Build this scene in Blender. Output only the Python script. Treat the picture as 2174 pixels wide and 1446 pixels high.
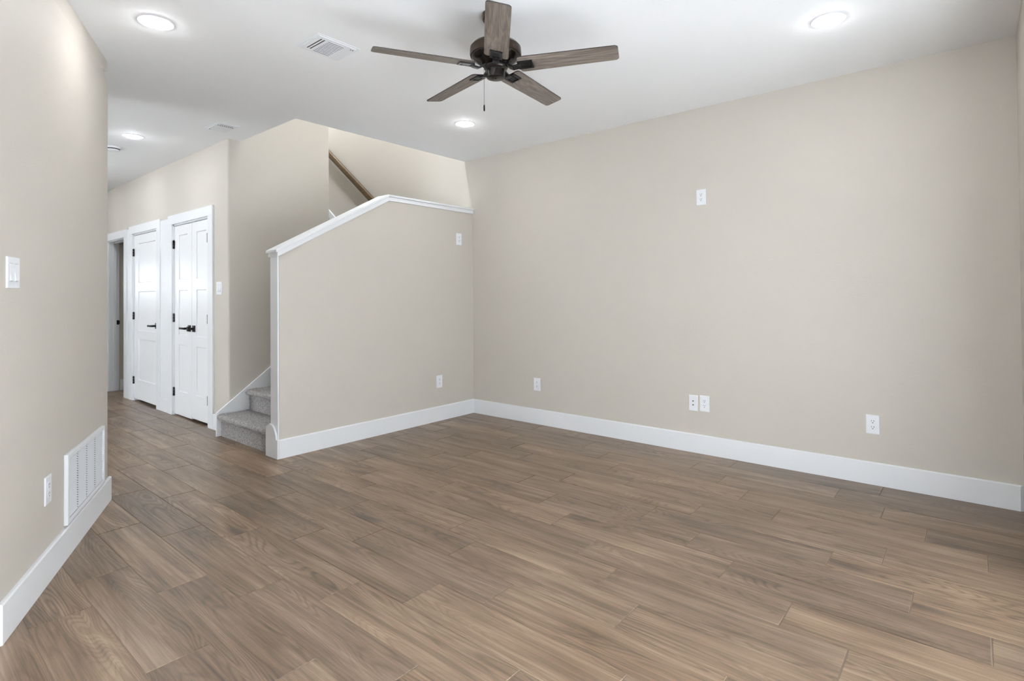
import bpy, bmesh, math, random
from mathutils import Vector, Matrix, noise
for o in list(bpy.data.objects): bpy.data.objects.remove(o, do_unlink=True)
S = bpy.context.scene; C = S.collection
PI = math.pi; R = math.radians

# ------------------------------------------------------------------ camera
CAM_H = 1.255
th, roll, pitch = 0.8719556, -0.0075610, 0.0113260
F0 = Vector((math.sin(th), math.cos(th), 0)); R0 = Vector((math.cos(th), -math.sin(th), 0)); U0 = Vector((0, 0, 1))
F2 = F0*math.cos(pitch)+U0*math.sin(pitch); U2 = U0*math.cos(pitch)-F0*math.sin(pitch)
R3 = R0*math.cos(roll)+U2*math.sin(roll); U3 = U2*math.cos(roll)-R0*math.sin(roll)
cd = bpy.data.cameras.new('camera'); cam = bpy.data.objects.new('camera', cd); C.objects.link(cam)
m = Matrix((R3, U3, -F2)).transposed().to_4x4(); m.translation = Vector((0, 0, CAM_H)); cam.matrix_world = m
cd.sensor_width = 36; cd.lens = 1170.03/2174*36; cd.shift_y = (615.61-723)/2174; cd.clip_start = 0.02; cd.clip_end = 100
S.camera = cam

# ------------------------------------------------------------------ world, daylight, exposure
W = bpy.data.worlds.new('world'); S.world = W; W.use_nodes = True
W.node_tree.nodes['Background'].inputs[0].default_value = (0.80, 0.90, 1.0, 1)
W.node_tree.nodes['Background'].inputs[1].default_value = 1.0
S.view_settings.view_transform = 'Standard'; S.view_settings.look = 'None'
S.view_settings.exposure = 0.10; S.view_settings.gamma = 1; S.view_settings.use_curve_mapping = False

def daylight_fill(name, loc, rot, sx, sy, power, col=(0.86, 0.93, 1.0)):  # area light outside a glazed opening; all but the entry one added fill
    l = bpy.data.lights.new(name, 'AREA'); l.shape = 'RECTANGLE'; l.size = sx; l.size_y = sy; l.energy = power; l.color = col
    o = bpy.data.objects.new(name, l); C.objects.link(o); o.location = loc; o.rotation_euler = rot; return o
DAY = 1.0
daylight_fill('fill_back', (0.65, -0.42, 1.15), (R(90), 0, 0), 2.3, 2.0, 16*DAY)              # fill light added behind the view, shines +Y
daylight_fill('upfill_back', (0.65, -0.75, 0.35), (R(130), 0, 0), 2.3, 0.8, 215*DAY, (0.90, 0.95, 1.0))  # upward fill added behind the view to brighten the ceiling
daylight_fill('upfill_back_right', (2.65, -0.75, 0.35), (R(140), 0, 0), 1.4, 0.8, 46*DAY, (0.90, 0.95, 1.0))     # second upward fill, added for the right part of the ceiling
daylight_fill('fill_side', (-4.25, 1.3, 1.2), (R(90), 0, R(-90)), 2.2, 1.8, 18*DAY)          # fill light added outside the unseen left wall, shines +X
daylight_fill('upfill_side', (-4.6, 1.3, 0.35), (R(120), 0, R(-90)), 2.2, 0.8, 480*DAY, (0.90, 0.95, 1.0))  # upward fill added at the left, aimed at the ceiling
daylight_fill('daylight_entry', (0.5, 12.2, 1.575), (R(-90), 0, 0), 1.2, 0.65, 15*DAY)            # entry window, shines -Y
daylight_fill('upfill_foyer', (-4.6, 10.4, 0.35), (R(115), 0, R(-90)), 2.2, 0.8, 300*DAY, (0.90, 0.95, 1.0))  # upward fill added beside the foyer to lift the hall
daylight_fill('fill_hall_side', (-4.25, 6.45, 1.2), (R(90), 0, R(-90)), 2.4, 1.9, 115*DAY)        # added fill that lights the hall doors from the side, shines +X
daylight_fill('upfill_hall_side', (-4.6, 6.45, 0.35), (R(115), 0, R(-90)), 2.4, 0.8, 170*DAY, (0.90, 0.95, 1.0))  # added upward fill for the hall ceiling
LAMP = 122.0      # emission of the recessed lenses
UPLAMP = 1850.0
HALLLAMP = 125.0

# ------------------------------------------------------------------ helpers
def obj(name, bm, mat, parent=None, smooth=None):
    me = bpy.data.meshes.new(name); bmesh.ops.recalc_face_normals(bm, faces=bm.faces); bm.to_mesh(me); bm.free()
    for mm in (mat if isinstance(mat, (list, tuple)) else [mat]): me.materials.append(mm)
    if smooth is not None:
        me.polygons.foreach_set('use_smooth', [True]*len(me.polygons)); me.set_sharp_from_angle(angle=R(smooth))
    o = bpy.data.objects.new(name, me); C.objects.link(o)
    if parent is not None: o.parent = parent
    return o
def tag(o, label=None, cat=None, group=None, kind=None):
    if label: o['label'] = label
    if cat: o['category'] = cat
    if group: o['group'] = group
    if kind: o['kind'] = kind
    return o
def thing(name, label, cat, loc=(0, 0, 0), rz=0, group=None, kind=None):
    o = bpy.data.objects.new(name, None); C.objects.link(o); o.location = loc; o.rotation_euler = (0, 0, rz); o.empty_display_size = 0.05
    return tag(o, label, cat, group, kind)
def dup(root, loc, rz, label, group=None):
    r = root.copy(); C.objects.link(r); r.location = loc; r.rotation_euler = (0, 0, rz); r['label'] = label
    if group: r['group'] = group
    def kids(a, b):
        for ch in [x for x in C.objects if x.parent == a]:
            c = ch.copy(); C.objects.link(c); c.parent = b; kids(ch, c)
    kids(root, r)
    return r
def box(bm, x0, x1, y0, y1, z0, z1, bev=0, seg=2):
    t = bmesh.new()
    vs = [t.verts.new(p) for p in ((x0, y0, z0), (x1, y0, z0), (x1, y1, z0), (x0, y1, z0), (x0, y0, z1), (x1, y0, z1), (x1, y1, z1), (x0, y1, z1))]
    for f in ((0, 3, 2, 1), (4, 5, 6, 7), (0, 1, 5, 4), (1, 2, 6, 5), (2, 3, 7, 6), (3, 0, 4, 7)): t.faces.new([vs[i] for i in f])
    if bev: bmesh.ops.bevel(t, geom=t.edges[:], offset=bev, segments=seg, profile=0.5, affect='EDGES', clamp_overlap=True)
    merge(bm, t)
def merge(bm, t, M=None):
    if M is not None: bmesh.ops.transform(t, matrix=M, verts=t.verts)
    me = bpy.data.meshes.new('tmp'); t.to_mesh(me); t.free(); bm.from_mesh(me); bpy.data.meshes.remove(me)
def prism(bm, poly, axis, a, b, bev=0):
    """poly: 2-D points; axis 'z' -> (x,y), 'y' -> (x,z), 'x' -> (y,z)"""
    def P(p, c): return {'z': (p[0], p[1], c), 'y': (p[0], c, p[1]), 'x': (c, p[0], p[1])}[axis]
    t = bmesh.new()
    A = [t.verts.new(P(p, a)) for p in poly]; B = [t.verts.new(P(p, b)) for p in poly]
    n = len(poly); t.faces.new(A[::-1]); t.faces.new(B)
    for i in range(n): t.faces.new((A[i], A[(i+1) % n], B[(i+1) % n], B[i]))
    bmesh.ops.recalc_face_normals(t, faces=t.faces)
    if bev: bmesh.ops.bevel(t, geom=t.edges[:], offset=bev, segments=2, profile=0.5, affect='EDGES', clamp_overlap=True)
    merge(bm, t)
def lathe(bm, prof, cx=0, cy=0, n=48, M=None):
    t = bmesh.new(); rings = []
    for r, z in prof:
        if r < 1e-6: rings.append([t.verts.new((cx, cy, z))])
        else: rings.append([t.verts.new((cx+r*math.cos(2*PI*k/n), cy+r*math.sin(2*PI*k/n), z)) for k in range(n)])
    for a, b in zip(rings, rings[1:]):
        for k in range(n):
            q = [a[k % len(a)], a[(k+1) % len(a)] if len(a) > 1 else None, b[(k+1) % len(b)] if len(b) > 1 else None, b[k % len(b)]]
            q = [v for v in q if v is not None]
            if len(set(q)) >= 3: t.faces.new(list(dict.fromkeys(q)))
    merge(bm, t, M)
def tube(bm, p, q, r, n=12):
    p = Vector(p); q = Vector(q); d = q-p
    M = Matrix.Translation(p) @ d.to_track_quat('Z', 'Y').to_matrix().to_4x4()
    lathe(bm, [(0, 0), (r, 0), (r, d.length), (0, d.length)], n=n, M=M)

# ------------------------------------------------------------------ materials
class N:
    def __init__(s, name, rough=0.5, col=(0.8, 0.8, 0.8), metal=0, spec=0.5):
        s.m = bpy.data.materials.new(name); s.m.use_nodes = True; s.t = s.m.node_tree; s.b = s.t.nodes['Principled BSDF']
        s.b.inputs['Base Color'].default_value = (*col, 1); s.b.inputs['Roughness'].default_value = rough
        s.b.inputs['Metallic'].default_value = metal; s.b.inputs['Specular IOR Level'].default_value = spec
    def n(s, typ, **k):
        x = s.t.nodes.new('ShaderNode'+typ)
        for a, b in k.items(): setattr(x, a, b)
        return x
    def l(s, a, b): s.t.links.new(a, b)
    def set(s, node, **k):
        for a, v in k.items(): node.inputs[a.replace('_', ' ')].default_value = v
    def math(s, op, a, b=None, clamp=False):
        x = s.n('Math', operation=op, use_clamp=clamp)
        for i, v in enumerate((a, b)):
            if v is None: continue
            if isinstance(v, (int, float)): x.inputs[i].default_value = v
            else: s.l(v, x.inputs[i])
        return x.outputs[0]
    def vec(s, op, a, b=None):
        x = s.n('VectorMath', operation=op)
        for i, v in enumerate((a, b)):
            if v is None: continue
            if isinstance(v, tuple): x.inputs[i].default_value = v
            else: s.l(v, x.inputs[i])
        return x.outputs[0]
    def noise(s, v, scale, detail=3, rough=0.5, dist=0):
        x = s.n('TexNoise'); s.l(v, x.inputs['Vector']); s.set(x, Scale=scale, Detail=detail, Roughness=rough, Distortion=dist); return x.outputs['Fac']
    def ramp(s, f, stops, interp='LINEAR'):
        x = s.n('ValToRGB'); x.color_ramp.interpolation = interp; e = x.color_ramp.elements
        while len(e) < len(stops): e.new(0.5)
        for el, (p, c) in zip(e, stops): el.position = p; el.color = (*c, 1) if len(c) == 3 else c
        s.l(f, x.inputs[0]); return x.outputs[0]
    def mix(s, f, a, b, mode='MIX'):
        x = s.n('Mix', data_type='RGBA', blend_type=mode)
        if isinstance(f, (int, float)): x.inputs[0].default_value = f
        else: s.l(f, x.inputs[0])
        for i, v in ((6, a), (7, b)):
            if isinstance(v, tuple): x.inputs[i].default_value = (*v, 1)
            else: s.l(v, x.inputs[i])
        return x.outputs[2]
    def bump(s, h, strength=0.3, dist=0.002):
        x = s.n('Bump'); s.set(x, Strength=strength, Distance=dist); s.l(h, x.inputs['Height']); s.l(x.outputs[0], s.b.inputs['Normal']); return x
    def coord(s, what='Object'):
        return s.n('TexCoord').outputs[what]

def paint(name, col, rough, bump=0.25, scale=160, dist=0.0006):
    k = N(name, rough, col, spec=0.35); c = k.coord()
    f = k.noise(c, scale, 2, 0.5); f2 = k.noise(c, scale*0.3, 2, 0.5)
    k.bump(k.math('ADD', f, f2), bump, dist)
    v = k.noise(c, 1.3, 2, 0.5)
    k.l(k.mix(v, tuple(x*0.985 for x in col), tuple(min(1, x*1.015) for x in col)), k.b.inputs['Base Color'])
    return k.m
WALL = paint('wall_paint', (0.552, 0.516, 0.464), 0.62, 0.5, 150, 0.0012)
CEIL = paint('ceiling_paint', (0.88, 0.89, 0.905), 0.75, 0.4, 110, 0.001)
TRIM = paint('trim_paint', (0.80, 0.815, 0.835), 0.38, 0.05, 60, 0.0003)
DOORM = paint('door_enamel', (0.86, 0.87, 0.885), 0.28, 0.05, 40, 0.0003)
PLAST = N('white_plastic', 0.35, (0.80, 0.82, 0.85)).m
METALW = paint('white_enamel_metal', (0.80, 0.82, 0.85), 0.35, 0.03, 60, 0.0002)
SLOT = N('dark_slot', 0.7, (0.03, 0.028, 0.027)).m
DUCT = N('duct_shadow_metal', 0.6, (0.10, 0.10, 0.11)).m
BLACK = N('black_hardware', 0.35, (0.012, 0.012, 0.013), 0.6).m
BRONZE = N('dark_bronze', 0.32, (0.040, 0.028, 0.021), 0.9).m
GLASS = N('window_glass', 0.0, (1, 1, 1)); GLASS.b.inputs['Transmission Weight'].default_value = 1; GLASS.b.inputs['IOR'].default_value = 1.01; GLASS = GLASS.m
def emit(name, col, s):
    k = N(name, 0.4, (0.9, 0.9, 0.9)); k.b.inputs['Emission Color'].default_value = (*col, 1); k.b.inputs['Emission Strength'].default_value = s; return k.m
LENS = emit('lit_lamp_lens', (0.99, 0.99, 1.0), LAMP)
HALLLENS = emit('lit_hall_lamp_lens', (0.95, 0.975, 1.0), HALLLAMP)
UPLENS = emit('lit_upstairs_lens', (0.90, 0.955, 1.0), UPLAMP)

def wood_floor():
    k = N('wood_look_tile', 0.36, (0.2, 0.15, 0.11), spec=0.5)
    uv = k.n('UVMap', uv_map='tile_uv').outputs[0]; at = k.n('Attribute', attribute_name='tile_rand').outputs['Color']
    sp = k.n('SeparateColor'); k.l(at, sp.inputs[0]); r1, r2, r3 = sp.outputs
    su = k.n('SeparateXYZ'); k.l(uv, su.inputs[0]); u, v = su.outputs[0], su.outputs[1]
    def P(a, b, w):     # stretched coordinate, its own slice per tile
        x = k.n('CombineXYZ'); k.l(k.math('MULTIPLY', u, a), x.inputs[0]); k.l(k.math('MULTIPLY', v, b), x.inputs[1]); k.l(k.math('MULTIPLY', w, 57.0), x.inputs[2]); return x.outputs[0]
    warp = k.noise(P(5.0, 16.0, r2), 1.0, 3, 0.55)
    base = k.noise(P(1.15, 8.0, r1), 1.0, 1.0, 0.4, 0.25)
    ph = k.math('ADD', base, k.math('MULTIPLY', warp, 0.035))
    lines = k.math('ADD', k.math('MULTIPLY', k.math('SINE', k.math('MULTIPLY', ph, 150.0)), 0.5), 0.5)
    lines = k.math('POWER', lines, 2.2)
    broad = k.math('SINE', k.math('MULTIPLY', ph, 24.0)); broad = k.math('ADD', k.math('MULTIPLY', broad, 0.5), 0.5)
    streak = k.noise(P(1.6, 70.0, r3), 1.0, 4, 0.62)
    fine = k.noise(P(9.0, 380.0, r1), 1.0, 3, 0.6)
    patch = k.noise(P(1.8, 12.0, r3), 1.0, 2, 0.5)
    amt = k.noise(P(1.5, 5.0, r2), 1.0, 1, 0.5)      # where the figure shows strongly
    amt = k.math('MULTIPLY', k.math('SUBTRACT', amt, 0.32, True), 2.6, True)
    f = k.math('MULTIPLY', k.math('MULTIPLY', lines, amt), -0.26)
    f = k.math('ADD', f, k.math('MULTIPLY', broad, 0.13))
    f = k.math('ADD', f, k.math('MULTIPLY', streak, 0.85))
    f = k.math('ADD', f, k.math('MULTIPLY', fine, 0.42))
    f = k.math('ADD', f, k.math('MULTIPLY', patch, 0.66))
    f = k.math('SUBTRACT', f, 0.49)
    col = k.ramp(f, [(0.12, (0.076, 0.049, 0.030)), (0.36, (0.150, 0.101, 0.065)), (0.58, (0.228, 0.159, 0.107)), (0.84, (0.352, 0.257, 0.184))])
    knot = k.noise(P(2.2, 6.5, r2), 1.0, 1, 0.4, 0.2)
    kf = k.math('MULTIPLY', k.math('SUBTRACT', knot, 0.72, True), 9.0, True)
    col = k.mix(kf, col, (0.085, 0.058, 0.042))
    tint = k.ramp(r2, [(0.0, (0.83, 0.83, 0.84)), (0.5, (0.98, 0.98, 0.97)), (1.0, (1.15, 1.12, 1.07))])
    col = k.mix(1.0, col, tint, 'MULTIPLY')
    k.l(col, k.b.inputs['Base Color'])
    k.l(k.math('ADD', k.math('MULTIPLY', streak, 0.14), 0.30), k.b.inputs['Roughness'])
    k.bump(k.math('ADD', k.math('MULTIPLY', lines, 0.5), k.math('ADD', streak, fine)), 0.22, 0.0009)
    return k.m
TILE = wood_floor()
GROUT = paint('grout', (0.23, 0.175, 0.13), 0.85, 0.3, 300, 0.0005)

def blade_wood():
    k = N('weathered_blade_wood', 0.5, (0.15, 0.13, 0.11)); c = k.coord(); r = k.n('ObjectInfo').outputs['Random']
    mp = k.n('Mapping'); k.l(c, mp.inputs['Vector']); mp.inputs['Scale'].default_value = (1.7, 13.0, 1.0)
    ad = k.n('CombineXYZ'); k.l(k.math('MULTIPLY', r, 40.0), ad.inputs[2]); p = k.vec('ADD', mp.outputs[0], ad.outputs[0])
    b = k.noise(p, 1.3, 2, 0.5, 0.6); lines = k.math('ADD', k.math('MULTIPLY', k.math('SINE', k.math('MULTIPLY', b, 55.0)), 0.5), 0.5)
    mp2 = k.n('Mapping'); k.l(p, mp2.inputs['Vector']); mp2.inputs['Scale'].default_value = (1.0, 9.0, 1.0)
    st = k.noise(mp2.outputs[0], 1.2, 4, 0.65)
    f = k.math('ADD', k.math('MULTIPLY', lines, 0.17), k.math('ADD', k.math('ADD', k.math('MULTIPLY', st, 0.7), k.math('MULTIPLY', k.noise(p, 0.9, 4, 0.7, 1.0), 0.9)), -0.42))
    k.l(k.ramp(f, [(0.15, (0.040, 0.031, 0.026)), (0.42, (0.110, 0.090, 0.075)), (0.72, (0.22, 0.187, 0.16))]), k.b.inputs['Base Color'])
    k.bump(st, 0.2, 0.001); return k.m
GLOSSBLACK = N('glossy_black_bronze', 0.18, (0.010, 0.008, 0.007), 0.5).m
BLADE = blade_wood()
BLADE_EDGE = N('blade_edge', 0.5, (0.02, 0.016, 0.014)).m
def rail_wood():
    k = N('stained_rail_wood', 0.4, (0.2, 0.13, 0.06)); c = k.coord()
    mp = k.n('Mapping'); k.l(c, mp.inputs['Vector']); mp.inputs['Scale'].default_value = (60, 3, 60)
    st = k.noise(mp.outputs[0], 1.0, 4, 0.6)
    k.l(k.ramp(st, [(0.25, (0.050, 0.029, 0.012)), (0.6, (0.115, 0.072, 0.032)), (0.85, (0.16, 0.105, 0.05))]), k.b.inputs['Base Color']); return k.m
RAIL = rail_wood()
def carpet():
    k = N('grey_frieze_carpet', 0.95, (0.3, 0.28, 0.27), spec=0.1); c = k.coord()
    a = k.noise(c, 260, 3, 0.75); b2 = k.noise(c, 90, 3, 0.6)
    f = k.math('ADD', k.math('MULTIPLY', a, 0.65), k.math('MULTIPLY', b2, 0.35))
    k.l(k.ramp(f, [(0.38, (0.045, 0.043, 0.047)), (0.48, (0.22, 0.208, 0.205)), (0.58, (0.50, 0.47, 0.445))]), k.b.inputs['Base Color'])
    k.bump(f, 1.0, 0.006); k.b.inputs['Sheen Weight'].default_value = 0.3; return k.m
CARPET = carpet()

# ------------------------------------------------------------------ plan
XW, YH, XH, H = 4.308, 4.176, 2.218, 2.74
YS = 5.298               # stair wall face
YB = -0.20               # back wall face
XL = -4.0                # far left wall of the open plan
YF = 12.0                # far end of the hall
HU = 5.3                 # upper ceiling
BBH, BBT = 0.147, 0.016

# floor: wood-look tiles laid along Y, joints as measured
phase = {-1: 2.78, 0: 2.145, 1: 2.687, 2: 2.383, 3: 2.10, 4: 1.812, 5: 2.468, 6: 1.975, 7: 2.188, 8: 2.415, 9: 2.715,
         10: 2.043, 11: 2.375, 12: 2.177, 13: 1.80, 14: 2.04, 15: 2.250, 16: 2.510, 17: 2.30}
PX, PY, X0 = 0.2035, 0.9145, 0.628
def build_floor():
    bm = bmesh.new(); uvl = bm.loops.layers.uv.new('tile_uv'); cl = bm.loops.layers.float_color.new('tile_rand'); rnd = random.Random(11)
    x_lo, x_hi, y_lo, y_hi = XL, XW+0.1, YB-0.1, YF+0.1
    g, bv = 0.0017, 0.0018
    for n in range(-23, 19):
        xa = X0+n*PX; xb = xa+PX
        if xb < x_lo or xa > x_hi: continue
        ph = phase.get(n, rnd.random()*PY); j = math.floor((y_lo-ph)/PY)
        while ph+j*PY < y_hi:
            ya = ph+j*PY; yb = ya+PY; j += 1
            if yb < y_lo: continue
            col = (rnd.random(), rnd.random(), rnd.random(), 1.0)
            X = (max(xa, x_lo)+g*0.55, min(xb, x_hi)-g*0.55); Y = (max(ya, y_lo)+g, min(yb, y_hi)-g)
            if X[1]-X[0] < 0.01 or Y[1]-Y[0] < 0.01: continue
            zz = [-rnd.random()*0.0007 for _ in range(4)]
            top = [bm.verts.new((X[0]+bv, Y[0]+bv, zz[0])), bm.verts.new((X[1]-bv, Y[0]+bv, zz[1])), bm.verts.new((X[1]-bv, Y[1]-bv, zz[2])), bm.verts.new((X[0]+bv, Y[1]-bv, zz[3]))]
            bot = [bm.verts.new((X[0], Y[0], -0.004)), bm.verts.new((X[1], Y[0], -0.004)), bm.verts.new((X[1], Y[1], -0.004)), bm.verts.new((X[0], Y[1], -0.004))]
            fs = [bm.faces.new(top)]+[bm.faces.new((bot[i], bot[(i+1) % 4], top[(i+1) % 4], top[i])) for i in range(4)]
            fl = rnd.random() < 0.5
            for f in fs:
                for lp in f.loops:
                    co = lp.vert.co; uu = co.y-ya; vv = co.x-xa
                    if fl: uu = PY-uu
                    lp[uvl].uv = (uu, vv); lp[cl] = col
    f = bm.faces.new([bm.verts.new(p) for p in ((x_lo, y_lo, -0.0022), (x_hi, y_lo, -0.0022), (x_hi, y_hi, -0.0022), (x_lo, y_hi, -0.0022))]); f.material_index = 1
    me = bpy.data.meshes.new('floor'); bm.to_mesh(me); bm.free(); me.materials.append(TILE); me.materials.append(GROUT)
    o = bpy.data.objects.new('floor', me); C.objects.link(o)
    return tag(o, 'brown wood-look plank tile floor of the living room and hall', 'floor', kind='structure')
build_floor()

# ceiling with the opening over the stairs
OX, OY = 2.335, 4.29
bm = bmesh.new()
poly = [(XL, YB-0.12), (XW+0.12, YB-0.12), (XW+0.12, OY), (OX, OY), (OX, YS+0.12), (3.26, YS+0.12), (3.26, YF+0.1), (XL, YF+0.1)]
prism(bm, poly, 'z', H, H+0.28)
tag(obj('ceiling', bm, CEIL), 'flat white ceiling with the open stairwell cut into it', 'ceiling', kind='structure')
bm = bmesh.new(); box(bm, 2.1, XW+0.12, OY-0.12, 9.2, HU, HU+0.1)
tag(obj('ceiling_upstairs', bm, CEIL), 'white ceiling high above the stairwell', 'ceiling', kind='structure')

# walls
def wall(name, label, *boxes):
    bm = bmesh.new()
    for b in boxes: box(bm, *b)
    return tag(obj(name, bm, WALL), label, 'wall', kind='structure')
wall('wall_right', 'long beige wall on the right carrying outlets at two heights', (XW, XW+0.12, YB-0.12, YF, -0.01, HU+0.1))
# back wall with an added glazed opening X -0.5..1.8
wall('wall_back', 'beige wall behind the viewpoint with added glazed openings', (XL, -0.5, YB-0.12, YB, 0, H), (1.8, 1.95, YB-0.12, YB, 0, H), (3.35, XW, YB-0.12, YB, 0, H), (1.95, 3.35, YB-0.12, YB, 2.12, H), (-0.5, 1.8, YB-0.12, YB, 2.12, H))
wall('wall_side', 'beige wall with added glazed openings at the far left of the open plan', (XL-0.12, XL, YB, 0.2, 0, H), (XL-0.12, XL, 2.4, 5.2, 0, H), (XL-0.12, XL, 7.7, 9.3, 0, H), (XL-0.12, XL, 5.2, 7.7, 2.1, H), (XL-0.12, XL, 11.5, YF, 0, H), (XL-0.12, XL, 9.3, 11.5, 2.1, H), (XL-0.12, XL, 0.2, 2.4, 2.1, H))  # its glazed openings are added to let fill light in
wall('wall_far', 'beige wall closing the far end of the hall', (XL, -0.1, YF, YF+0.12, 0, H), (1.1, XW, YF, YF+0.12, 0, H), (-0.1, 1.1, YF, YF+0.12, 0, 1.25), (-0.1, 1.1, YF, YF+0.12, 1.9, H))
# hall wall with three door openings
DO = [(5.722, 6.668, 2.06), (7.148, 8.012, 2.06), (8.338, 9.060, 2.045)]
bs = []; y = YS
for a, b, z in DO: bs.append((XH, XH+0.115, y, a, 0, H)); bs.append((XH, XH+0.115, a, b, z, H)); y = b
bs.append((XH, XH+0.115, y, YF, 0, H))
# bullnose at the stair corner: first box starts a little later, rounded piece added
bm = bmesh.new(); r = 0.02
bs[0] = (XH, XH+0.115, YS+r, DO[0][0], 0, H)
for b in bs: box(bm, *b)
arc = [(XH+r-r*math.cos(a), YS+r-r*math.sin(a)) for a in [i*PI/16 for i in range(9)]]
prism(bm, arc+[(XH+0.115, YS), (XH+0.115, YS+r), (XH+r, YS+r)], 'z', 0, H)
tag(obj('wall_hall', bm, WALL, smooth=25), 'beige hall wall holding three white doors', 'wall', kind='structure')
wall('wall_stair', 'beige wall beside the first flight of stairs', (XH+0.115, 3.26, YS, YS+0.115, 0, HU), (3.145, 3.26, YS+0.115, 9.2, 0, HU))
wall('wall_upstairs', 'beige upper walls enclosing the stairwell above the ceiling', (OX-0.115, OX, OY-0.1, YS+0.115, H+0.28, HU), (OX, XW, OY-0.115, OY, H+0.28, HU), (3.26, XW, 9.1, 9.2, 0, HU))
wall('wall_bedroom', 'beige wall seen through the open doorway at the end of the hall', (XH+0.115, 4.2, 9.062, 9.16, 0, H), (XH+0.115, 3.14, 6.95, 7.05, 0, H))
wall('wall_closet', 'beige inner walls of the hall closet', (XH+0.115, 3.14, YS+0.13, YS+0.2, 0, H))

# angled left wall with rounded end, with the added side room's wall behind it
A = Vector((1.018, 4.163)); B = Vector((0.337, 2.735)); d = (A-B).normalized(); nrm = Vector((d.y, -d.x))
def ring(dt):
    P = A+d*dt; r = 0.024
    pts = [B]; c0 = P-d*r; 
    cen = c0-nrm*r
    for i in range(7):
        a = i/6*PI*0.5*1.25; pts.append(cen+nrm*r*math.cos(a)+d*r*math.sin(a))
    return pts
levels = [(-0.02, 0), (2.590, 0), (2.606, -0.012), (2.625, -0.05), (2.642, -0.09), (2.653, -0.118), (2.660, -0.112), (2.668, -0.045), (2.680, -0.022), (2.74, -0.015)]
bm = bmesh.new(); rings = []
for z, dt in levels:
    pts = ring(dt)+[Vector((1.0, 4.9)), Vector((XL, 4.9)), Vector((XL, B.y))]
    rings.append([bm.verts.new((p.x, p.y, z)) for p in pts])
for a, b in zip(rings, rings[1:]):
    for i in range(len(a)): bm.faces.new((a[i], a[(i+1) % len(a)], b[(i+1) % len(a)], b[i]))
bm.faces.new(rings[0][::-1]); bm.faces.new(rings[-1])
tag(obj('wall_left', bm, WALL, smooth=28), 'angled beige wall with a rounded end in the left foreground', 'wall', kind='structure')

wall('wall_added_room', 'beige wall between the added side room and the foyer', (XL, 1.0, 8.0, 8.8, 0, H))  # unseen side room, opened up so fill light reaches the hall doors
# half wall beside the stairs
bm = bmesh.new()
prism(bm, [(2.132, 0), (XW, 0), (XW, 2.185), (3.182, 2.185), (2.132, 1.610)], 'y', YH, YH+0.12)
tag(obj('wall_half', bm, WALL), 'beige half wall with sloped top screening the stairs', 'wall', kind='structure')

# ------------------------------------------------------------------ trim
# cap on the half wall
xb, zb, zlow, xlow = 3.172, 2.207, 1.634, 2.100
sl = (zb-zlow)/(xb-xlow)
def path(off, x_start):      # polyline offset downwards by off (measured square to the slope)
    k = math.sqrt(1+sl*sl); kk = xb+off*(k-1)/sl*1.0
    return [(x_start, zlow+sl*(x_start-xlow)-off*k), (kk, zb-off), (XW, zb-off)]
def band(o0, o1, xs0, xs1=None):
    t = path(o0, xs0); b = path(o1, xs0 if xs1 is None else xs1); return t+b[::-1]
cap = thing('trim_1', 'white cap moulding along the sloped top of the half wall', 'trim', kind='structure')
bm = bmesh.new(); prism(bm, band(0, 0.019, 2.096), 'y', YH-0.030, YH+0.142, bev=0.003); obj('cap_board', bm, TRIM, cap)
for nm, y0, y1 in (('front', YH-0.016, YH), ('back', YH+0.12, YH+0.136)):
    bm = bmesh.new(); t = path(0.019, 2.112); b = path(0.056, 2.20)
    zz = zlow+sl*(2.112-xlow)-0.019*math.sqrt(1+sl*sl)
    k = math.sqrt(1+sl*sl); zc = zz-0.040; xc = xlow+(zc+0.056*k-zlow)/sl
    prism(bm, t+[b[2], b[1], (xc, zc), (2.112, zc)], 'y', y0, y1, bev=0.002); obj('apron', bm, TRIM, cap)
bm = bmesh.new(); box(bm, 2.114, 2.131, YH-0.0005, YH+0.1205, zc, zz+0.008, 0.002); obj('apron', bm, TRIM, cap)
# board covering the end of the half wall
bm = bmesh.new(); box(bm, 2.120, 2.1325, YH+0.004, YH+0.118, 0, zc+0.01, 0.0015)
tag(obj('trim_2', bm, TRIM), 'white vertical board capping the end of the half wall', 'trim', kind='structure')
# rounded plinth at its foot
bm = bmesh.new()
arcp = [(4.185+0.094*(1-math.cos(a)), 0.149+0.112*math.sin(a)) for a in [R(x) for x in (0, 15, 30, 45, 60, 75, 90)]]
pl = [(4.160, 0), (4.350, 0), (4.350, 0.232), (4.290, 0.262)]+arcp[::-1]+[(4.160, 0.147)]
prism(bm, pl, 'x', 2.106, 2.1205, bev=0.002)
tag(obj('trim_3', bm, TRIM), 'white rounded plinth at the foot of the half wall end', 'trim', kind='structure')
# skirt boards of the stairs
sk = 0.7385
bm = bmesh.new()
prism(bm, [(2.106, 0), (3.9, 0.0), (3.9, 1.36), (2.106+(1.36-0.213)/sk, 1.36), (2.106, 0.213)], 'y', YS-0.017, YS, bev=0.002)
tag(obj('trim_4', bm, TRIM), 'white sloping skirt board on the wall beside the first steps', 'trim', kind='structure')
bm = bmesh.new()
prism(bm, [(5.0, 1.12), (5.0, 1.25), (5.298, 1.25), (7.2, 2.503+0.2*0.77), (8.9, 3.95), (8.9, 3.3)], 'x', XW-0.017, XW, bev=0.002)
tag(obj('trim_5', bm, TRIM), 'white skirt board climbing the right wall beside the upper flight', 'trim', kind='structure')
bm = bmesh.new()
prism(bm, [(2.135, 0), (3.6, 0.0), (3.6, 1.27), (2.135+(1.27-0.25)/sk, 1.27), (2.135, 0.25)], 'y', YH+0.1205, YH+0.136)
tag(obj('trim_6', bm, TRIM), 'white skirt board on the stair side of the half wall', 'trim', kind='structure')

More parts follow.
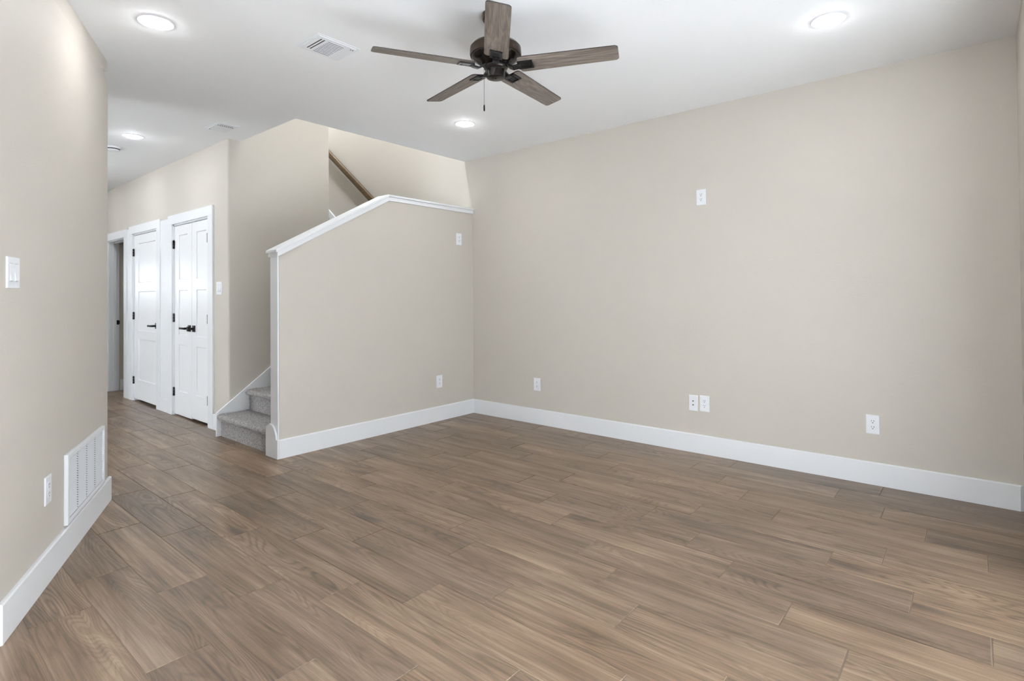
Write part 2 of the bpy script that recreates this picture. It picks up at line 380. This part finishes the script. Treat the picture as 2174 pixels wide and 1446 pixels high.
def bb_prof(): return [(0, 0), (BBT, 0), (BBT, BBH-0.006), (BBT-0.0055, BBH), (0, BBH)]
def baseboard(name, label, segs):
    """segs: (P, Q) wall-face points; the board stands on the left-hand side of P->Q"""
    bm = bmesh.new()
    for P, Q, ext0, ext1 in segs:
        P = Vector(P); Q = Vector(Q); dd = (Q-P).normalized(); nn = Vector((-dd.y, dd.x)); t = bmesh.new()
        ra = [t.verts.new((*(P-dd*ext0*a/BBT+nn*a), z)) for a, z in bb_prof()]; rb = [t.verts.new((*(Q+dd*ext1*a/BBT+nn*a), z)) for a, z in bb_prof()]
        n = len(ra); t.faces.new(ra); t.faces.new(rb[::-1])
        for i in range(n): t.faces.new((ra[i], rb[i], rb[(i+1) % n], ra[(i+1) % n]))
        bmesh.ops.recalc_face_normals(t, faces=t.faces); merge(bm, t)
    return tag(obj(name, bm, TRIM), label, 'baseboard', kind='structure')
T_ = BBT
baseboard('baseboard_right', 'tall white baseboard along the long right wall', [((XW, YB), (XW, YH), -T_, -T_)])
baseboard('baseboard_half', 'white baseboard along the front of the half wall', [((XW, YH), (2.12, YH), -T_, -0.001)])
d3 = Vector((d.x, d.y)); tn = math.tan(R(25.5/2))
# left wall: from rounded end back towards the near corner, then on along the kitchen side
Pend = A+d*0.006
bseg = [((Pend.x, Pend.y), (B.x, B.y), 0.0, T_*math.tan(R(32)) ), ((B.x, B.y), (XL, B.y), T_*math.tan(R(32)), 0.0)]
baseboard('baseboard_left', 'white baseboard under the angled left wall', bseg)
baseboard('baseboard_hall', 'white baseboard pieces between the hall doors', [((XH, YS+0.001), (XH, DO[0][0]-0.1), 0, 0), ((XH, DO[2][1]+0.1), (XH, YF), 0, 0)])
baseboard('baseboard_bedroom', 'white baseboard seen through the open doorway', [((4.2, 9.062), (XH+0.13, 9.062), 0, 0)])
# white filler panels between casings
bm = bmesh.new(); box(bm, XH-0.007, XH+0.001, 6.70, 7.10, 0, 2.135); box(bm, XH-0.016, XH-0.007, 6.75, 7.06, 0, BBH, 0.002)
tag(obj('trim_7', bm, TRIM), 'white filler panel between the double closet doors and the single door', 'trim', kind='structure')
bm = bmesh.new(); box(bm, XH-0.007, XH+0.001, 8.10, 8.24, 0, 2.135); box(bm, XH-0.016, XH-0.007, 8.11, 8.23, 0, BBH, 0.002)
tag(obj('trim_8', bm, TRIM), 'narrow white filler between the single door and the open doorway', 'trim', kind='structure')

# ------------------------------------------------------------------ doors
def casing(root, y0, y1, zt, w=0.112, t=0.019, top=0.098):
    for a, b in ((y0-w, y0), (y1, y1+w)):
        bm = bmesh.new(); box(bm, XH-t, XH, a, b, 0, zt, 0.002); obj('casing', bm, TRIM, root)
    bm = bmesh.new(); box(bm, XH-t-0.001, XH, y0-w, y1+w, zt, zt+top, 0.002); obj('casing', bm, TRIM, root)
def jamb(root, y0, y1, zt, stop=True, dep=0.115):
    bm = bmesh.new(); j = 0.018
    box(bm, XH-0.001, XH+dep+0.002, y0-0.001, y0+j, 0, zt); box(bm, XH-0.001, XH+dep+0.002, y1-j, y1+0.001, 0, zt); box(bm, XH-0.001, XH+dep+0.002, y0, y1, zt-j, zt+0.001)
    if stop:
        box(bm, XH+0.050, XH+0.085, y0+j, y0+j+0.011, 0, zt-j, 0.001); box(bm, XH+0.050, XH+0.085, y1-j-0.011, y1-j, 0, zt-j, 0.001); box(bm, XH+0.050, XH+0.085, y0+j, y1-j, zt-j-0.011, zt-j, 0.001)
    obj('jamb', bm, TRIM, root)
def leaf(root, y0, y1, z0, z1, panels, px):
    """shaker leaf, face at x=px facing -X"""
    bm = bmesh.new(); th_ = 0.035; rc = 0.009
    box(bm, px+rc, px+th_, y0, y1, z0, z1)
    ya, yb = panels[0][0], panels[0][1]
    box(bm, px, px+rc+0.001, y0, ya, z0, z1, 0.0012); box(bm, px, px+rc+0.001, yb, y1, z0, z1, 0.0012)
    zs = [z0]+[v for p in sorted(panels, key=lambda q: q[2]) for v in (p[2], p[3])]+[z1]
    for i in range(0, len(zs), 2): box(bm, px, px+rc+0.001, ya-0.001, yb+0.001, zs[i], zs[i+1], 0.0012)
    for (pa, pb, za, zb_) in panels:      # chamfered sticking round each panel
        c = 0.006
        for q in (((px+rc, za), (px+rc, za+c), (px+rc-c, za)), ((px+rc, zb_), (px+rc, zb_-c), (px+rc-c, zb_))): prism(bm, list(q), 'y', pa, pb)
    return obj('leaf', bm, DOORM, root)
def hinge(par, y, zc):
    bm = bmesh.new()
    for i in range(3): tube(bm, (XH-0.006, y, zc-0.046+i*0.031), (XH-0.006, y, zc-0.046+i*0.031+0.029), 0.0078, 14)
    lathe(bm, [(0, 0.004), (0.004, 0.003), (0.005, 0)], XH-0.006, y, 12, Matrix.Translation((0, 0, zc+0.047)))
    box(bm, XH-0.001, XH+0.003, y-0.012, y+0.014, zc-0.045, zc+0.045, 0.0005)
    return tag(obj('hinge', bm, BLACK, par, smooth=35), 'black hinge')
def handle(par, y, zc, px, sgn, lever=True):
    bm = bmesh.new()
    box(bm, px-0.009, px, y-0.033, y+0.033, zc-0.033, zc+0.033, 0.002)
    tube(bm, (px-0.055, y, zc), (px-0.008, y, zc), 0.0115, 20)
    if lever:
        a, b = sorted((y-sgn*0.012, y+sgn*0.125)); box(bm, px-0.062, px-0.048, a, b, zc-0.010, zc+0.010, 0.002)
    else:
        box(bm, px-0.064, px-0.044, y-0.024, y+0.024, zc-0.024, zc+0.024, 0.003)
    return tag(obj('handle', bm, BLACK, par, smooth=35), 'black lever handle on a square plate' if lever else 'black square dummy knob')
# closet double doors
d1 = thing('door_1', 'pair of narrow white panelled closet doors nearest the stairs', 'door', kind='structure')
y0, y1, zt = DO[0]; casing(d1, y0, y1, zt); jamb(d1, y0, y1, zt)
PZ = [(0.268, 0.765), (0.868, 1.345), (1.455, 1.935)]
mid = 6.169; lx = XH+0.004
lr = leaf(d1, y0+0.021, mid-0.003, 0.028, zt-0.022, [(5.810, 6.050, a, b) for a, b in PZ], lx)
ll = leaf(d1, mid+0.003, y1-0.021, 0.016, zt-0.022, [(6.285, 6.525, a, b) for a, b in PZ], lx)
for z in (1.851, 1.052, 0.256): hinge(lr, y0+0.022, z)
for z in (1.841, 1.049, 0.254): hinge(ll, y1-0.020, z)
handle(lr, 6.112, 0.947, lx, 1, False); handle(ll, 6.226, 0.947, lx, 1)
for yy, par in ((mid-0.09, lr), (mid+0.09, ll)):
    bm = bmesh.new(); box(bm, XH+0.006, XH+0.03, yy-0.02, yy+0.02, zt-0.0225, zt-0.0175, 0.001); tag(obj('ball_catch', bm, BLACK, par), 'black ball catch')
# single door
d2 = thing('door_2', 'single white three-panel hall door with a black lever', 'door', kind='structure')
y0, y1, zt = DO[1]; casing(d2, y0, y1, zt); jamb(d2, y0, y1, zt)
l2 = leaf(d2, y0+0.021, y1-0.021, 0.03, zt-0.022, [(7.245, 7.842, a, b) for a, b in PZ], lx)
for z in (1.83, 1.049, 0.254): hinge(l2, y1-0.020, z)
handle(l2, 7.200, 0.944, lx, 1)
# open doorway
d3o = thing('door_3', 'open white cased doorway at the far end of the hall', 'door', kind='structure')
y0, y1, zt = DO[2]; casing(d3o, y0, y1, zt); jamb(d3o, y0, y1, zt)
bm = bmesh.new(); box(bm, XH+0.085, XH+0.118, y1-0.0195, y1-0.0178, 0.905, 0.965, 0.0005); box(bm, XH+0.112, XH+0.124, y1-0.022, y1-0.017, 0.915, 0.955, 0.001)
tag(obj('strike_plate', bm, BLACK, d3o), 'black strike plate')

# windows (outside the view; all but the entry one added to carry fill light)
def window_frame(name, label, kind_axis, a0, a1, z0, z1, c0, c1, mull):
    root = thing(name, label, 'window', kind='structure')
    bm = bmesh.new(); f = 0.05
    def bx(p0, p1, q0, q1):
        if kind_axis == 'y': box(bm, p0, p1, c0, c1, q0, q1, 0.002)
        else: box(bm, c0, c1, p0, p1, q0, q1, 0.002)
    bx(a0, a0+f, z0, z1); bx(a1-f, a1, z0, z1); bx(a0+f, a1-f, z0, z0+f); bx(a0+f, a1-f, z1-f, z1)
    for mm in mull: bx(mm-0.025, mm+0.025, z0+f, z1-f)
    obj('window_frame', bm, TRIM, root)
    bm = bmesh.new(); cm = (c0+c1)/2
    if kind_axis == 'y': box(bm, a0+f, a1-f, cm-0.002, cm+0.002, z0+f, z1-f)
    else: box(bm, cm-0.002, cm+0.002, a0+f, a1-f, z0+f, z1-f)
    obj('pane', bm, GLASS, root)
window_frame('window_added_1', 'added glazed opening behind the viewpoint, letting in fill light', 'y', -0.5, 1.8, 0, 2.12, YB-0.10, YB-0.04, [0.65])  # added opening for the fill lights behind the view
window_frame('window_added_2', 'added wide glazed opening at the far left of the open plan', 'x', 0.2, 2.4, 0.0, 2.1, XL-0.10, XL-0.04, [1.3])  # added opening for the fill from the left
window_frame('window_3', 'entry window at the far end of the hall', 'y', -0.1, 1.1, 1.25, 1.9, YF+0.04, YF+0.10, [0.5])
window_frame('window_added_4', 'added glazed opening behind the viewpoint near the right wall', 'y', 1.95, 3.35, 0, 2.12, YB-0.10, YB-0.04, [2.65])  # added opening for the upward fill at the right
window_frame('window_added_6', 'added glazed opening of the unseen side room that lights the hall', 'x', 5.2, 7.7, 0.0, 2.1, XL-0.10, XL-0.04, [6.45])  # added opening for the hall's side fill
window_frame('window_added_5', 'added glazed opening at the unseen side of the foyer', 'x', 9.3, 11.5, 0.0, 2.1, XL-0.10, XL-0.04, [10.4])  # added opening for the foyer fill

# ------------------------------------------------------------------ stairs
st = thing('staircase', 'grey carpeted stairs climbing behind the half wall', 'stairs', (2.16, 4.74, 0))
RI, RU = 0.199, 0.255
def carpet_step(x_r, z0, x_back, fine):
    """one carpeted riser and tread with a rounded nosing; profile in XZ swept along Y"""
    y0, y1 = YH+0.1365, YS-0.0175; z1 = z0+RI; r = 0.025
    prof = [(x_r, z0)]; k = 9 if fine else 2
    for i in range(1, k+1): prof.append((x_r+0.002*math.sin(i/k*PI), z0+(RI-2*r-0.012)*i/k))
    cx, cz = x_r-0.012, z1-r
    for i in range(0, 9): a = R(-70-i*200/8*1.0); prof.append((cx+r*math.cos(a), cz+r*math.sin(a)))
    k = 14 if fine else 3
    for i in range(1, k+1): prof.append((cx+(x_back-cx)*i/k, z1))
    ny = 90 if fine else 6; t = bmesh.new(); rows = []
    for j in range(ny+1):
        yy = y0+(y1-y0)*j/ny
        rows.append([t.verts.new((x, yy, z)) for x, z in prof])
    for a, b in zip(rows, rows[1:]):
        for i in range(len(a)-1): t.faces.new((a[i], a[i+1], b[i+1], b[i]))
    if fine:
        bmesh.ops.subdivide_edges(t, edges=t.edges[:], cuts=2, use_grid_fill=True)
        t.normal_update()
        for v in t.verts:
            n1 = noise.noise(v.co*95.0); n2 = noise.noise(v.co*34.0+Vector((7, 3, 1)))
            v.co += v.normal*(0.0042*n1+0.0035*n2)
    for v in t.verts: v.co.x -= 2.16; v.co.y -= 4.74
    return t
for i in range(6):
    x_r = 2.146+RU*i; xb_ = x_r+RU+0.004 if i < 5 else XW-0.018
    t = carpet_step(x_r, RI*i-(0.004 if i else -0.001), xb_, i < 3)
    me_o = obj('step', t, CARPET, st, smooth=60); 
    tag(me_o, 'grey frieze carpeted step')
for i in range(9):
    bm = bmesh.new(); y_ = 5.66+0.258*i; box(bm, 3.262-2.16, XW-0.018-2.16, y_-4.74, y_+0.278-4.74, RI*(6+i)-0.02, RI*(7+i), 0.015); obj('step', bm, CARPET, st, smooth=40)

bm = bmesh.new(); box(bm, 3.262-2.16, XW-0.018-2.16, YS-0.03-4.74, 5.68-4.74, RI*6-0.03, RI*6, 0.004); obj('landing', bm, CARPET, st)
# handrail of the upper flight
rs = 0.77; hr = thing('handrail', 'brown stained wooden handrail on the wall of the upper stairs', 'handrail', (4.24, 6.3, 2.83))
bm = bmesh.new(); yA, yB_ = 5.55, 8.4
def zr(y): return 2.546+(y-5.95)*rs
prism(bm, [(yA-6.3, zr(yA)-2.83-0.048), (yB_-6.3, zr(yB_)-2.83-0.048), (yB_-6.3, zr(yB_)-2.83+0.048), (yA-6.3, zr(yA)-2.83+0.048)], 'x', -0.022, 0.022, bev=0.008)
obj('rail', bm, RAIL, hr, smooth=40)
for yy in (5.8, 7.3):
    bm = bmesh.new(); tube(bm, (0.0, yy-6.3, zr(yy)-2.83-0.05), (0.0, yy-6.3, zr(yy)-2.83-0.085), 0.006); tube(bm, (0, yy-6.3, zr(yy)-2.83-0.085), (0.068, yy-6.3, zr(yy)-2.83-0.10), 0.006); tube(bm, (0.062, yy-6.3, zr(yy)-2.83-0.10), (0.0678, yy-6.3, zr(yy)-2.83-0.10), 0.03, 24)
    tag(obj('bracket', bm, BLACK, hr, smooth=40), 'black wall bracket')

# ------------------------------------------------------------------ plates: local X = right, Y = out of the wall, Z = up
def plate_body(w, h, holes=False):
    bm = bmesh.new(); prism(bm, [(-w/2, -h/2), (w/2, -h/2), (w/2, h/2), (-w/2, h/2)], 'y', 0.0002, 0.0062)
    es = [e for e in bm.edges if all(v.co.y > 0.006 for v in e.verts)]
    bmesh.ops.bevel(bm, geom=es, offset=0.0045, segments=3, profile=0.6, affect='EDGES'); return bm
def make_outlet(label, loc, rz, group):
    o = thing('wall_outlet', label, 'outlet', loc, rz, group)
    obj('cover_plate', plate_body(0.076, 0.124), PLAST, o)
    for s in (1, -1):
        zc = 0.0195*s; bm = bmesh.new(); n = 24; pts = []
        for i in range(n):
            a = 2*PI*i/n; pts.append((0.0172*math.cos(a), max(-0.0145, min(0.0145, 0.0172*math.sin(a)))+zc))
        prism(bm, pts, 'y', 0.0055, 0.0078, bev=0.0005)
        fc = obj('receptacle', bm, PLAST, o); bm = bmesh.new()
        box(bm, -0.0078, -0.0048, 0.0074, 0.00805, zc+0.0005, zc+0.0095); box(bm, 0.0048, 0.0078, 0.0074, 0.00805, zc+0.0015, zc+0.0085)
        tube(bm, (0, 0.0074, zc-0.0075), (0, 0.00805, zc-0.0075), 0.0030, 12)
        tag(obj('slots', bm, SLOT, fc), 'dark slots')
    bm = bmesh.new(); tube(bm, (0, 0.006, 0), (0, 0.0072, 0), 0.003, 12); obj('screw', bm, METALW, o)
    return o
R90, R180 = PI/2, PI
o1 = make_outlet('white outlet plate high on the long right wall', (XW, 1.653, 2.027), R90, 'duplex outlets')
dup(o1, (XW, 1.644, 0.396), R90, 'right-hand white outlet of the side-by-side pair low on the right wall', 'duplex outlets')
dup(o1, (XW, 0.527, 0.393), R90, 'white outlet low on the right wall, nearest the right edge', 'duplex outlets')
dup(o1, (XW, 3.306, 0.387), R90, 'white outlet low on the right wall, nearest the room corner', 'duplex outlets')
dup(o1, (3.811, YH, 0.395), R180, 'white outlet low on the half wall above its baseboard', 'duplex outlets')
dup(o1, (4.100, YH, 1.862), R180, 'white outlet high on the half wall just below the cap', 'duplex outlets')
jk = thing('cable_plate', 'white two-jack cable plate, left of the side-by-side pair on the right wall', 'wall plate', (XW, 1.735, 0.392), R90)
obj('cover_plate', plate_body(0.074, 0.124), PLAST, jk)
for s in (1, -1):
    bm = bmesh.new(); lathe(bm, [(0, 0.0095), (0.0018, 0.0095), (0.0020, 0.0110), (0.0046, 0.0110), (0.0048, 0.006)], n=16, M=Matrix.Rotation(-PI/2, 4, 'X')); 
    for v in bm.verts: v.co.z += 0.0155*s
    tag(obj('jack', bm, SLOT, jk, smooth=40), 'dark cable jack')
LWROT = math.atan2(-nrm.x, nrm.y)
def on_left(t): p = B+d*t; return (p.x, p.y)
def lw_t(x, y): return (Vector((x, y))-B).dot(d)
lo = dup(o1, (*on_left(lw_t(0.552, 3.187)), 0.405), LWROT, 'white outlet on the angled left wall beside the return grille', 'duplex outlets')
def make_switch(label, loc, rz):
    o = thing('light_switch', label, 'light switch', loc, rz)
    obj('cover_plate', plate_body(0.116, 0.120), PLAST, o)
    for s in (-1, 1):
        bm = bmesh.new(); xc = 0.023*s
        prism(bm, [(0.005, -0.033), (0.0075, -0.033), (0.0115, -0.029), (0.0072, 0.0), (0.0078, 0.033), (0.005, 0.033)], 'x', xc-0.0155, xc+0.0155, bev=0.0006)
        obj('rocker', bm, PLAST, o)
        bm = bmesh.new(); box(bm, xc-0.0175, xc+0.0175, 0.0055, 0.0066, -0.0352, 0.0352); tag(obj('rocker_gap', bm, N_GAP, o), 'grey gap around the rocker')
    for zz in (0.0485, -0.0485):
        for xx in (-0.023, 0.023):
            bm = bmesh.new(); tube(bm, (xx, 0.006, zz), (xx, 0.0068, zz), 0.0028, 10); obj('screw', bm, METALW, o)
    return o
N_GAP = N('switch_gap_grey', 0.6, (0.45, 0.46, 0.47)).m
s1 = make_switch('white double rocker switch on the angled left wall', (*on_left(lw_t(0.385, 2.836)), 1.360), LWROT)
dup(s1, (XH, 5.490, 1.352), R90, 'white double rocker switch on the hall wall beside the closet doors')

# return air grille on the left wall
gt0 = lw_t(0.649, 3.390); gt1 = lw_t(0.947, 4.015); gw = gt1-gt0; gm = on_left((gt0+gt1)/2); zg0, zg1 = 0.158, 0.500; gh = zg1-zg0
gr = thing('return_air_grille', 'white louvred return air grille low on the angled left wall', 'vent', (*gm, (zg0+zg1)/2), LWROT)
bm = bmesh.new(); fw = 0.024; gd = 0.018
box(bm, -gw/2, -gw/2+fw, 0, gd, -gh/2, gh/2, 0.003); box(bm, gw/2-fw, gw/2, 0, gd, -gh/2, gh/2, 0.003)
box(bm, -gw/2+fw-0.002, gw/2-fw+0.002, 0, gd, -gh/2, -gh/2+fw, 0.003); box(bm, -gw/2+fw-0.002, gw/2-fw+0.002, 0, gd, gh/2-fw, gh/2, 0.003)
obj('frame', bm, METALW, gr)
bm = bmesh.new(); box(bm, -gw/2+fw, gw/2-fw, 0.0004, 0.0015, -gh/2+fw, gh/2-fw); tag(obj('backing', bm, DUCT, gr), 'dark backing sheet standing for the shaded duct')  # flat sheet; the duct's shade is put into its colour
ns = 24; bays = 4; iw = gw-2*fw; bwid = iw/bays; gap = 0.011
pitch_z = (gh-2*fw)/ns
for i in range(ns):
    zc_ = -gh/2+fw+pitch_z*(i+0.5); bm = bmesh.new()
    for k in range(bays):
        xa = -gw/2+fw+k*bwid+(0.0 if k == 0 else gap/2); xc2 = -gw/2+fw+(k+1)*bwid-(0 if k == bays-1 else gap/2)
        if k == bays-1: xc2 = gw/2-fw-gap*0.6
        prism(bm, [(0.005, zc_+pitch_z*0.34), (0.0062, zc_+pitch_z*0.38), (0.0135, zc_-pitch_z*0.16), (0.0125, zc_-pitch_z*0.24)], 'x', xa, xc2)
    obj('louver', bm, METALW, gr)

# ceiling registers
def register(label, cx, cy, wx, wy, slots, lever):
    o = thing('ceiling_register', label, 'vent', (cx, cy, H), 0)
    bm = bmesh.new(); t = 0.006
    # sloped flange built as a ring, then the face with slots cut between bars
    box(bm, -wx/2, wx/2, -wy/2, wy/2, -0.0025, -0.0002)
    box(bm, -wx/2+0.014, wx/2-0.014, -wy/2+0.014, wy/2-0.014, -t, -0.002, 0.002)
    obj('face_plate', bm, METALW, o)
    for (x0, x1, y0_, y1_, ang) in slots:
        bm = bmesh.new(); box(bm, x0, x1, y0_, y1_, -t-0.0006, -t+0.0006); s_ = tag(obj('slot', bm, SLOT, o), 'dark louver slot')
        bm = bmesh.new()
        if ang == 'x': prism(bm, [(y0_-0.0022, -t), (y0_, -t), (y0_+0.0008, -t-0.0014), (y0_-0.001, -t-0.0014)], 'x', x0, x1)
        else: prism(bm, [(x0-0.0022, -t), (x0, -t), (x0+0.0008, -t-0.0014), (x0-0.001, -t-0.0014)], 'y', y0_, y1_)
        obj('vane', bm, METALW, s_)
    for lx_, ly in lever:
        bm = bmesh.new(); tube(bm, (lx_, ly, -t-0.0015), (lx_, ly, -t+0.001), 0.004, 10); obj('screw', bm, SLOT, o)
    return o
sl1 = [(-0.095, -0.085, -0.080, 0.080, 'y'), (-0.076, -0.066, -0.080, 0.080, 'y')]+[(-0.045, 0.058, -0.079+i*0.0178, -0.079+i*0.0178+0.0085, 'x') for i in range(10)]
register('square white ceiling register beside the ceiling fan', 1.797, 2.922, 0.275, 0.245, sl1, [(0.098, -0.085), (0.112, -0.085)])
sl2 = [(-0.055, 0.055, -0.098, -0.086, 'x')]+[(-0.060+i*0.017, -0.051+i*0.017, -0.074, -0.048, 'y') for i in range(8)]
register('smaller white ceiling register above the corner of the hall', 2.036, 4.985, 0.178, 0.285, sl2, [(-0.06, 0.10)])

# smoke detector
bm = bmesh.new(); lathe(bm, [(0, -0.040), (0.030, -0.040), (0.046, -0.036), (0.056, -0.028), (0.058, -0.014), (0.066, -0.012), (0.068, -0.0005), (0, -0.0005)], n=48)
sd = thing('smoke_detector', 'round white smoke detector on the hall ceiling', 'smoke detector', (1.605, 6.43, H))
obj('housing', bm, PLAST, sd, smooth=35)
bm = bmesh.new(); lathe(bm, [(0.0585, -0.026), (0.0592, -0.025), (0.0592, -0.017), (0.0582, -0.016)], n=48); tag(obj('vent_band', bm, SLOT, sd, smooth=35), 'dark sensing slit')

# recessed lamps
def downlight(label, x, y, z=H, mat=None, group='recessed downlights'):
    o = thing('recessed_light', label, 'ceiling light', (x, y, z), 0, group)
    bm = bmesh.new(); lathe(bm, [(0.060, -0.0035), (0.064, -0.0045), (0.083, -0.0040), (0.088, -0.0002), (0.060, -0.0002), (0.060, -0.0035)], n=64); obj('trim_ring', bm, METALW, o)
    bm = bmesh.new(); lathe(bm, [(0, -0.0200), (0.015, -0.0195), (0.030, -0.0178), (0.045, -0.0140), (0.055, -0.0085), (0.0595, -0.0035), (0.0595, -0.0010), (0, -0.0010)], n=48); tag(obj('lens', bm, mat or LENS, o, smooth=40), 'glowing white lens')
    return o
dl = downlight('lit recessed light near the angled left wall, upper left of view', 1.030, 3.350)
dup(dl, (3.388, 0.590, H), 0, 'lit recessed light near the right wall, upper right of view', 'recessed downlights')
dup(dl, (3.362, 3.340, H), 0, 'lit recessed light below the fan, nearest the stairwell opening', 'recessed downlights')
hl = downlight('lit recessed light in the hall ahead of the smoke detector', 1.617, 5.860, H, HALLLENS)
dup(dl, (1.030, 0.590, H), 0, 'lit recessed light above the viewpoint', 'recessed downlights')
dup(hl, (1.617, 7.250, H), 0, 'lit recessed light halfway down the hall', 'recessed downlights')
dup(hl, (1.617, 8.650, H), 0, 'lit recessed light at the far end of the hall', 'recessed downlights')
for xx in (-1.3, -3.0): dup(dl, (xx, 1.2, H), 0, 'lit recessed light over the open plan to the left, %s' % ('nearer' if xx > -2 else 'farther'), 'recessed downlights')
up = downlight('lit ceiling light high in the upstairs stairwell', 3.2, 4.8, HU, UPLENS, 'upstairs lights')
dup(up, (3.8, 7.2, HU), 0, 'lit ceiling light above the upper flight', 'upstairs lights')

# ------------------------------------------------------------------ ceiling fan
FX, FY, ZB = 2.163, 1.918, 2.462
fan = thing('ceiling_fan', 'dark bronze ceiling fan with five weathered wood blades', 'ceiling fan', (FX, FY, 0))
def part(name, prof, mat=BRONZE, lab=None, par=None, n=64):
    bm = bmesh.new(); lathe(bm, prof, n=n); o = obj(name, bm, mat, par or fan, smooth=30)
    if lab: o['label'] = lab
    return o
part('canopy', [(0, H-0.0005), (0.070, H-0.0005), (0.072, H-0.010), (0.068, H-0.030), (0.050, H-0.048), (0.022, H-0.056), (0, H-0.056)])
part('downrod', [(0, H-0.05), (0.0105, H-0.05), (0.0105, 2.585), (0, 2.585)], n=24)
part('motor_housing', [(0, 2.590), (0.030, 2.590), (0.040, 2.586), (0.095, 2.582), (0.122, 2.574), (0.134, 2.560), (0.136, 2.526), (0.133, 2.518), (0.129, 2.518), (0.129, 2.5125), (0, 2.5125)])
part('flywheel_cover', [(0, 2.5125), (0.126, 2.5125), (0.122, 2.506), (0.098, 2.488), (0.078, 2.474), (0.066, 2.468), (0, 2.468)], GLOSSBLACK, 'glossy black lower motor cover')
part('switch_housing', [(0, 2.472), (0.056, 2.472), (0.062, 2.466), (0.063, 2.456), (0.058, 2.448), (0.052, 2.444), (0.0505, 2.438), (0.0490, 2.410), (0.0470, 2.404), (0.040, 2.4015), (0, 2.400)], GLOSSBLACK)
bm = bmesh.new(); lathe(bm, [(0, 2.4), (0.0032, 2.4), (0.0032, 2.3975), (0, 2.3975)], n=12); obj('cap_screw', bm, BLACK, fan)
def blade_mesh():
    bm = bmesh.new(); r0, r1, w0, w1, t = 0.126, 0.637, 0.124, 0.111, 0.0055
    pts = []
    def corner(cx, cy, r, a0):
        for i in range(6): a = R(a0+i*18); pts.append((cx+r*math.cos(a), cy+r*math.sin(a)))
    rr = 0.018
    corner(r1-rr, w1/2-rr, rr, 0); corner(r0+rr, w0/2-rr, rr, 90); corner(r0+rr, -w0/2+rr, rr, 180); corner(r1-rr, -w1/2+rr, rr, 270)
    prism(bm, pts, 'z', -t/2, t/2)
    for f in bm.faces:
        if abs(f.normal.z) < 0.5: f.material_index = 1
    return bm
bm = blade_mesh(); bmesh.ops.recalc_face_normals(bm, faces=bm.faces); bm.normal_update()
for f in bm.faces: f.material_index = 0 if abs(f.normal.z) > 0.5 else 1
bme = bpy.data.meshes.new('blade'); bm.to_mesh(bme); bm.free(); bme.materials.append(BLADE); bme.materials.append(BLADE_EDGE)
def iron_mesh():      # bracket from the motor hub out under the blade, ending in a rectangular loop
    bm = bmesh.new(); z = -0.0065
    a, b, c, e = 0.122, 0.202, 0.032, 0.011
    box(bm, a, b, -c, -c+e, z-0.004, z+0.004, 0.0015); box(bm, a, b, c-e, c, z-0.004, z+0.004, 0.0015)
    box(bm, b-e, b, -c, c, z-0.004, z+0.004, 0.0015); box(bm, a, a+e*1.3, -c, c, z-0.004, z+0.004, 0.0015)
    box(bm, a+0.004, b-0.004, -c+0.004, c-0.004, z+0.001, z+0.0038)
    box(bm, a+0.022, b-0.02, -c+0.017, c-0.017, z-0.003, z+0.003, 0.001)
    return bm
def arm_mesh():
    bm = bmesh.new(); pts = [(0.055, 0.012), (0.075, -0.006), (0.095, -0.016), (0.118, -0.013), (0.135, -0.008)]
    for p, q in zip(pts, pts[1:]):
        prism(bm, [(p[0], p[1]-0.005), (q[0], q[1]-0.005), (q[0], q[1]+0.005), (p[0], p[1]+0.005)], 'y', -0.016, 0.016)
    return bm
bi = iron_mesh(); im = bpy.data.meshes.new('iron'); bi.to_mesh(im); bi.free(); im.materials.append(BLACK)
ba = arm_mesh(); am = bpy.data.meshes.new('arm'); bmesh.ops.recalc_face_normals(ba, faces=ba.faces); ba.to_mesh(ba and am); ba.free(); am.materials.append(BLACK)
PH = 3.9657
for k in range(5):
    a = PH-k*2*PI/5          # measured from +Y towards +X
    rz = PI/2-a              # rotation of local +X
    bl_ = bpy.data.objects.new('blade', bme); C.objects.link(bl_); bl_.parent = fan
    bl_.matrix_local = Matrix.Translation((0, 0, ZB)) @ Matrix.Rotation(rz, 4, 'Z') @ Matrix.Rotation(R(-12), 4, 'X')
    bi_ = bpy.data.objects.new('blade_iron', im); C.objects.link(bi_); bi_.parent = bl_; bi_['label'] = 'black rectangular blade iron'
    ar = bpy.data.objects.new('blade_arm', am); C.objects.link(ar); ar.parent = bl_
# pull chain
cp = -R0*0.062
bm = bmesh.new(); zt_ = 2.452; z_ = zt_
while z_ > 2.262:
    lathe(bm, [(0, 0.0016), (0.0013, 0.0008), (0.0013, -0.0008), (0, -0.0016)], cp.x, cp.y, 6, Matrix.Translation((0, 0, z_))); z_ -= 0.0042
tube(bm, (cp.x, cp.y, 2.262), (cp.x, cp.y, zt_), 0.0006, 6)
ch = obj('pull_chain', bm, BLACK, fan)
bm = bmesh.new(); lathe(bm, [(0, 2.266), (0.0022, 2.264), (0.0042, 2.258), (0.0044, 2.236), (0.0028, 2.230), (0, 2.229)], cp.x, cp.y, 16); obj('chain_fob', bm, BLACK, ch, smooth=40)
